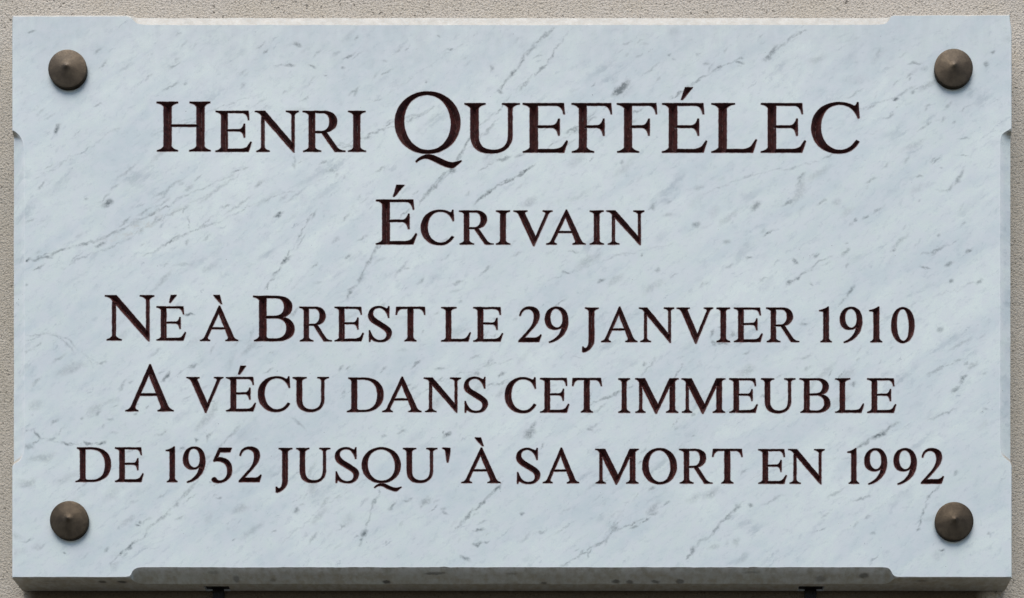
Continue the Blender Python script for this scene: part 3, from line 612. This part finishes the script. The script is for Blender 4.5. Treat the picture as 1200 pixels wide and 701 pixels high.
# outline of the slab, clockwise on the photo from the top left corner, with the stopped chamfers
# every entry: front point (fx, fy), outer point (ox, oy), depth of the outer point (px)
def cpx(frac): return frac * D / (1 - frac) / S
CT, CL, CR, CB = cpx(.0031), cpx(.0036), cpx(.0040), cpx(.0083)
R = []
def P(fx, fy, ox, oy, c): R.append((fx, fy, ox, oy, c))
AR = 1.6   # worn arris
TOPY, BOTY, LX, RX = 16.6, 677.0, 13.8, 1185.9
def lerp(a, b, t): return a + (b - a) * t
def run(a, b, n=1):
    for k in range(1, n): P(*[lerp(a[j], b[j], k / n) for j in range(5)])
def curve(pts, n=7):
    """pts: list of 5-tuples, Catmull-Rom through them"""
    for i in range(len(pts) - 1):
        p0 = pts[max(0, i-1)]; p1 = pts[i]; p2 = pts[i+1]; p3 = pts[min(len(pts)-1, i+2)]
        for k in range(n):
            t = k / n
            P(*[.5 * (2*p1[j] + (p2[j]-p0[j])*t + (2*p0[j]-5*p1[j]+4*p2[j]-p3[j])*t*t + (-p0[j]+3*p1[j]-3*p2[j]+p3[j])*t**3) for j in range(5)])
    P(*pts[-1])
# top edge
P(LX + AR + .4, TOPY + 3.0, LX + .3, TOPY + .3, 2.0)
P(LX + 12, TOPY + 3.1, LX + 12, TOPY, 2.0)
P(142, TOPY + 2.8, 142, TOPY, 2.0)
curve([(147.5, TOPY + 2.5, 149, TOPY, 2.0), (153.5, 21.2, 152.5, TOPY, 2.4), (157.5, 25.0, 155, TOPY, 3.4), (162, 28.0, 158, TOPY, 5.0), (170, 29.2, 163, TOPY, CT), (180, 29.4, 176, TOPY, CT)], 5)
P(600, 29.5, 600, TOPY, CT)
curve([(1020, 29.3, 1020, TOPY, CT), (1032, 28.8, 1033, TOPY, CT), (1038, 27.6, 1040, TOPY, CT * .9), (1041.5, 24.0, 1043, TOPY, 4.0), (1044.5, 19.6, 1045, TOPY, 2.4), (1048.5, 18.4, 1048.5, TOPY - .2, 2.0)], 5)
P(1170, 18.4, 1170, TOPY - .6, 2.0)
# chipped top right corner, right edge
P(1182.2, 18.4, 1183.6, TOPY - .6, 1.6)
P(1182.6, 22, 1184.2, 22, 1.8); P(1184.2, 29, 1185.4, 29, 1.6); P(RX - 1.4, 38, RX, 38, 1.4); P(RX - 1.4, 90, RX, 90, 1.4)
curve([(RX - 1.4, 150.5, RX, 150.5, 1.4), (1181.5, 152.6, RX, 152.4, 2.0), (1177.0, 155.2, RX, 154.2, 3.6), (1173.6, 159.0, RX, 156.4, 5.6), (1172.3, 166, RX, 161, CR), (1172.0, 176, RX, 176, CR)], 5)
P(1172, 350, RX, 350, CR)
curve([(1172, 515, RX, 515, CR), (1172.4, 526, RX, 527, CR), (1174.2, 533, RX, 535, CR), (1178.6, 537.8, RX, 540, CR * .7), (1183.2, 541.2, RX, 542.5, 2.4), (RX - 1.4, 545, RX, 545.5, 1.4)], 5)
P(RX - 1.4, 600, RX, 600, 1.4)
P(RX - 1.4, BOTY - 1.0, RX, BOTY, 1.2)
# bottom edge, going left
P(1100, BOTY - 1.0, 1100, BOTY, 1.0)
curve([(1056, BOTY - 1.0, 1056, BOTY, 1.0), (1050, BOTY - 1.6, 1050.5, BOTY, 1.2), (1046.6, 673.6, 1047.8, BOTY, 3.4), (1044.2, 669.0, 1046.0, BOTY, 7.5), (1040.5, 665.6, 1044.0, BOTY, 12), (1034, 664.8, 1038, BOTY, CB), (1024, 664.8, 1024, BOTY, CB)], 5)
SL = [(966.3, 936.0), (268.0, 238.6)]     # slots for the supports (px at the slot's front edge ~ plane x)
def plane_x(px, depth): # px seen in the photo at a depth (m) -> px on the front plane
    return VX + (px - VX) * (D + depth) / D
SLOT_D = .0162
for a, b in SL:
    a2, b2 = plane_x(a, SLOT_D), plane_x(b, SLOT_D)
    P(a2, 664.8, a2, BOTY, CB); P(b2, 664.8, b2, BOTY, CB)
slot_x = [(plane_x(a, SLOT_D), plane_x(b, SLOT_D)) for a, b in SL]
curve([(176, 664.8, 176, BOTY, CB), (166, 664.8, 162, BOTY, CB), (159.5, 666.0, 157, BOTY, 12), (155.4, 669.2, 154.4, BOTY, 8), (153.2, 673.6, 152.6, BOTY, 3.2), (150, BOTY - 1.6, 150.2, BOTY, 1.2), (145, BOTY - 1.0, 145, BOTY, 1.0)], 5)
P(60, BOTY - 1.0, 60, BOTY, 1.0)
P(LX + AR, BOTY - 1.0, LX + .2, BOTY, 1.0)
# left edge, going up
P(LX + AR, 600, LX, 600, 1.5)
curve([(LX + AR, 546, LX, 546, 1.5), (17.5, 543.2, LX, 543.6, 2.2), (22.2, 540.6, LX, 541.5, CL * .6), (25.6, 535.8, LX, 538, CL), (27.6, 528, LX, 530, CL), (28.2, 515, LX, 515, CL)], 5)
P(28.2, 350, LX, 350, CL)
curve([(28.2, 180, LX, 180, CL), (27.6, 171, LX, 163, CL), (26.0, 164.5, LX, 157, 7), (22.6, 158.6, LX, 155, 5), (18.6, 154.8, LX, 154, 3), (LX + AR, 152.8, LX, 152.4, 1.6)], 5)
P(LX + AR, 90, LX, 90, 1.5)
P(LX + AR, 30, LX, 30, 1.5)

def up(y): return 350.5 - y
def is_slot(p, q): return abs(p[3] - BOTY) < .01 and abs(q[3] - BOTY) < .01 and any(abs(p[2] - a) < .01 and abs(q[2] - b) < .01 for a, b in slot_x)
R2 = []
for i, p in enumerate(R):
    q = R[(i + 1) % len(R)]; d = math.hypot(q[0] - p[0], q[1] - p[1]); n = 1 if is_slot(p, q) else max(1, round(d / 7))
    for k in range(n):
        t = [lerp(p[j], q[j], k / n) for j in range(5)]
        if k or n > 1:
            a = noise.noise_vector(Vector((t[0] * .05, t[1] * .05, 1))); b = noise.noise_vector(Vector((t[0] * .21, t[1] * .21, 6)))
            e = .28 * a[0] + .3 * b[0] + (1.1 * max(0, b[1] - .52) * 3)      # small waver, now and then a nick
            nx, ny = -(q[1] - p[1]) / (d or 1), (q[0] - p[0]) / (d or 1)       # inwards (clockwise, y down)
            t[0] += nx * e; t[1] += ny * e
            if k: t[4] *= 1 + .12 * a[2]
        R2.append(tuple(t))
R = R2
fr = [(r[0] - 600, up(r[1])) for r in R]
nR = len(R)
# densify the front rim so that no triangle is extreme, then triangulate the face around the letters
vs = [Vector(q) for q in fr]; edges = [(i, (i + 1) % nR) for i in range(nR)]
k = nR
for lp in all_loops:
    vs += [Vector(q) for q in lp]; edges += [(k + i, k + (i + 1) % len(lp)) for i in range(len(lp))]; k += len(lp)
for gx in range(40, 1180, 24):           # inner points
    for gy in range(44, 660, 24): vs.append(Vector((gx - 600 + rng.uniform(-4, 4), up(gy) + rng.uniform(-4, 4))))
FL = [f for f in FLECKS if f[1] <= 664]
def warp(pts):
    out = pts.copy()
    for i, (x, y) in enumerate(pts):
        a = noise.noise_vector(Vector((x * .045, y * .045, 1.7))); b = noise.noise_vector(Vector((x * .17, y * .17, 4.2))); c = noise.noise_vector(Vector((x * .5, y * .5, 7.7)))
        out[i] = (x + a[0] * 3.2 + b[0] * 2.2 + c[0] * .6, y + a[1] * 3.2 + b[1] * 2.2 + c[1] * .6)
    return out
def fleck_rho(wp, f, grow=1.0):
    x, y, hl, hw, a, st = f; ca, sa = math.cos(math.radians(a)), math.sin(math.radians(a))
    dx, dy = wp[:, 0] - (x - 600), wp[:, 1] - up(y)
    return np.hypot((dx * ca + dy * sa) / (hl * 1.3 * grow), (-dx * sa + dy * ca) / (hw * 1.3 * grow))
def vein_value(pts):
    wp = warp(pts); v = np.zeros(len(pts))
    for f in FL:
        near = np.nonzero((abs(wp[:, 0] - f[0] + 600) < f[2] * 1.4 + 2) & (abs(wp[:, 1] - up(f[1])) < max(f[2], f[3]) * 1.4 + 2))[0]
        if len(near):
            t = np.clip((1 - fleck_rho(wp[near], f)) / .85, 0, 1); t = t * t * (3 - 2 * t) * f[5]
            v[near] = np.maximum(v[near], t)
    return v
bleed_pts = []
for lp in all_loops:
    m = len(lp)
    for i in range(m):
        a, b = lp[i-1], lp[(i+1) % m]; dx, dy = b[0]-a[0], b[1]-a[1]; l = math.hypot(dx, dy) or 1
        w_ = .75 + (.35 if dx > 0 else 0)      # paint has run a touch further below the strokes
        bleed_pts.append((lp[i][0] + w_ * dy / l, lp[i][1] - w_ * dx / l))
vs += [Vector(q) for q in bleed_pts]
for i in range(nR):          # a line just inside the rim carries the rubbed, whiter arris
    x0_, y0_ = fr[i]; x1_, y1_ = fr[(i + 1) % nR]; l = math.hypot(x1_ - x0_, y1_ - y0_)
    for q_ in range(max(1, int(l / 4))):
        t = q_ / max(1, int(l / 4))
        vs.append(Vector((x0_ + (x1_ - x0_) * t + 1.5 * (y1_ - y0_) / l, y0_ + (y1_ - y0_) * t - 1.5 * (x1_ - x0_) / l)))
cells = {}
for f in FL:
    x, y, hl, hw, a, st = f; ca, sa = math.cos(math.radians(a)), math.sin(math.radians(a)); q = []
    A_, B_ = hl * 1.4 + 4, hw * 1.4 + 4; h = 1.25
    for u in np.arange(-A_, A_, h):
        for v in np.arange(-B_, B_, h): q.append((x - 600 + u * ca - v * sa, up(y) + u * sa + v * ca))
    q = np.array(q); wq = warp(q); gr = 1 + 1.6 / hw if hw < 4 else 1.35
    for (px, py), r in zip(q, fleck_rho(wq, f)):
        dlim = 1 + 1.7 / min(hl, hw) / 1.3
        if r < dlim and -570 < px < 570 and -310 < py < 318: cells.setdefault((round(px / 1.15), round(py / 1.15)), (px, py))
vs += [Vector(q) for q in cells.values()]
print('vein points', len(cells))
n_fix = k
V, E, F, ov, oe, of = delaunay_2d_cdt(vs, edges, [], 0, 1e-5)
VA = np.array([(v[0], v[1]) for v in V]); tri = np.array(F)
# flood classification: drop triangles whose centroid lies in a letter or outside the rim
cen = VA[tri].mean(1)
def crossings(loop, c):
    a = np.array(loop); b = np.roll(a, -1, 0)
    cond = (a[None, :, 1] > c[:, None, 1]) != (b[None, :, 1] > c[:, None, 1])
    dy = b[:, 1] - a[:, 1]; dy = np.where(abs(dy) < 1e-12, 1e-12, dy)
    xi = a[None, :, 0] + (c[:, None, 1] - a[None, :, 1]) * ((b[:, 0] - a[:, 0]) / dy)[None]
    return ((cond & (c[:, None, 0] < xi)).sum(1) % 2) == 1
keep = np.zeros(len(cen), bool)
for s in range(0, len(cen), 4000): keep[s:s+4000] = crossings(fr, cen[s:s+4000])
par = np.zeros(len(cen), bool)
for lp in all_loops:
    a = np.array(lp); lo, hi = a.min(0), a.max(0)
    idx = np.nonzero(((cen > lo) & (cen < hi)).all(1))[0]
    if len(idx): par[idx] ^= crossings(lp, cen[idx])
tri = tri[keep & ~par]
used = np.unique(tri); remap = {int(u): i for i, u in enumerate(used)}
sv = [(VA[u][0] * S, 0.0, VA[u][1] * S) for u in used]
sf = []
for t in tri:
    t = [int(i) for i in t]
    if area([VA[i] for i in t]) < 0: t = t[::-1]
    sf.append([remap[i] for i in t])
# match rim vertices
rim = []
inv = {}
for i, o in enumerate(ov):
    for q in o:
        if q < nR: inv[q] = i
rim = [remap[inv[i]] for i in range(nR)]
def ring(fn):
    b = len(sv)
    for r in R: sv.append(fn(r))
    return list(range(b, b + nR))
def jit(x, z, a=.12):
    n = noise.noise_vector(Vector((x * .09, z * .09, 5))); return n[0] * a * 3, n[1] * a * 3
def rm(r):
    # slightly rounded between front and outer: a point beyond the straight line
    c = r[4]; k_ = .58 if c < 2.6 else .5; x = lerp(r[0], r[2], k_); y = lerp(r[1], r[3], k_); dd = c * (1 - k_)
    return ((x - 600) * S, dd * S, up(y) * S)
ring1 = ring(rm)
ring2 = ring(lambda r: ((r[2] - 600) * S, r[4] * S, up(r[3]) * S))
ring3 = ring(lambda r: ((r[2] - 600) * S, SLOT_D, up(r[3]) * S))
ring4 = ring(lambda r: ((r[2] - 600) * S, TH, up(r[3]) * S))
for A_, B_ in ((rim, ring1), (ring1, ring2), (ring2, ring3), (ring3, ring4)):
    for i in range(nR):
        j = (i + 1) % nR
        if A_ is ring3:
            xa, xb = R[i][2], R[j][2]
            if is_slot(R[i], R[j]):
                # recess into the underside
                h = .009; base = len(sv)
                p = [sv[ring3[i]], sv[ring3[j]], sv[ring4[j]], sv[ring4[i]]]
                sv += [(q[0], q[1], q[2] + h) for q in p]
                q = [ring3[i], ring3[j], ring4[j], ring4[i]]
                sf.append([base, base + 1, base + 2, base + 3])
                sf.append([q[0], q[1], base + 1, base]); sf.append([q[1], q[2], base + 2, base + 1]); sf.append([q[3], q[0], base, base + 3])
                continue
        sf.append([A_[i], A_[j], B_[j], B_[i]])
sf.append(ring4[::-1])
slab = mesh_obj('slab', sv, sf, M_MARBLE, plaque)
vein = np.zeros(len(sv)); vein[:len(used)] = vein_value(VA[used])
slab.data.attributes.new('vein', 'FLOAT', 'POINT').data.foreach_set('value', vein)
bleed = np.zeros(len(sv))
for u in used:
    if any(nR <= q < n_fix for q in ov[int(u)]): bleed[remap[int(u)]] = 1.0
slab.data.attributes.new('bleed', 'FLOAT', 'POINT').data.foreach_set('value', bleed)
edge = np.zeros(len(sv)); edge[rim] = 1.0
slab.data.attributes.new('edge', 'FLOAT', 'POINT').data.foreach_set('value', edge)
import bmesh
bm = bmesh.new(); bm.from_mesh(slab.data)
bmesh.ops.recalc_face_normals(bm, faces=bm.faces)
bm.to_mesh(slab.data); bm.free()

# ------------------------------------------------------------------ bronze studs: cone cap over a collar
def lathe(name, prof, mat, parent, n=72, smooth_ang=40):
    vv, ff = [], []
    for (r, y) in prof:
        for k in range(n):
            a = 2 * math.pi * k / n; vv.append((r * math.cos(a), y, r * math.sin(a)))
    for i in range(len(prof) - 1):
        for k in range(n):
            j = (k + 1) % n; ff.append((i*n + k, i*n + j, (i+1)*n + j, (i+1)*n + k))
    ff.append(tuple(range(n))[::-1]); ff.append(tuple((len(prof)-1)*n + k for k in range(n)))
    o = mesh_obj(name, vv, ff, mat, parent, smooth=True)
    bm = bmesh.new(); bm.from_mesh(o.data); bmesh.ops.recalc_face_normals(bm, faces=bm.faces)
    for e in bm.edges:
        if len(e.link_faces) == 2 and e.calc_face_angle(0) > math.radians(24): e.smooth = False
    bm.to_mesh(o.data); bm.free()
    return o
RS = 22.6 * S
mm = .00072
col = lathe('collar', [(RS * .985, 0.0), (RS * .985, -2.3*mm), (RS * .955, -2.4*mm), (RS*.955, -2.8*mm)], M_BRONZE, None)
cap_prof = [(RS * .97, -2.8*mm), (RS, -3.0*mm), (RS, -4.2*mm), (RS * .985, -4.6*mm), (RS * .955, -4.85*mm)]
for k in range(1, 11): cap_prof.append((RS * (.955 - .0955 * k + .004), -4.85*mm - 4.3*mm * (k / 10) ** 1.05 - (.35*mm if k > 8 else 0)))
cap_prof[-1] = (RS * .018, -9.9*mm)
cap = lathe('cone_cap', cap_prof, M_BRONZE, None)
studs = [(79.0, 80.6, 'bronze stud at the upper left corner, darkest of the four'), (1117.6, 79.6, 'bronze stud at the upper right corner'),
         (81.0, 609.6, 'bronze stud at the lower left corner'), (1118.3, 610.8, 'bronze stud at the lower right corner')]
for i, (px, py, lab) in enumerate(studs):
    # the photo shows the cap's rim ~4.4 mm in front of the slab: undo the parallax
    f = (D - .0032) / D
    x = VX + (px - VX) * f; y = VY + (py - VY) * f
    e = bpy.data.objects.new('stud', None); sc.collection.objects.link(e); e.parent = plaque
    e.location = (X(x), 0, Z(y)); e.rotation_euler = (0, math.radians(37 * i), 0); e.empty_display_size = .01
    c1 = col if i == 0 else col.copy(); c2 = cap if i == 0 else cap.copy()
    for c in (c1, c2):
        if i: sc.collection.objects.link(c)
        c.parent = e

# ------------------------------------------------------------------ steel supports under the plaque
def box(vv, ff, x0, x1, y0, y1, z0, z1, ch=.0004):
    import itertools
    b = len(vv); vv += [(x, y, z) for x in (x0, x1) for y in (y0, y1) for z in (z0, z1)]
    ff += [(b+0, b+1, b+3, b+2), (b+4, b+6, b+7, b+5), (b+0, b+4, b+5, b+1), (b+2, b+3, b+7, b+6), (b+0, b+2, b+6, b+4), (b+1, b+5, b+7, b+3)]
zb = Z(BOTY)
labs = ['black steel support lug under the right half of the plaque', 'black steel support lug under the left end of the plaque']
for i, (a, b) in enumerate(slot_x):
    x0, x1 = X(b) + .0012, X(a) - .0012; xm = (x0 + x1) / 2
    root = bpy.data.objects.new('support_bracket', None); sc.collection.objects.link(root); root.location = (xm, Y_WALL, zb); root.empty_display_size = .01
    tag(root, labs[i], 'bracket', 'steel brackets carrying the plaque')
    hw = (x1 - x0) / 2
    vv, ff = [], []; box(vv, ff, -hw, hw, SLOT_D + .0012 - Y_WALL, 0.0, .0015, .0055)
    mesh_obj('ledge', vv, ff, M_IRON, root)
    vv, ff = [], []; box(vv, ff, -hw * .5, hw * .5, -.0030, 0.002, -.010, .0012)
    mesh_obj('tongue', vv, ff, M_IRON, root)
print('letters', len(L), 'slab tris', len(sf))
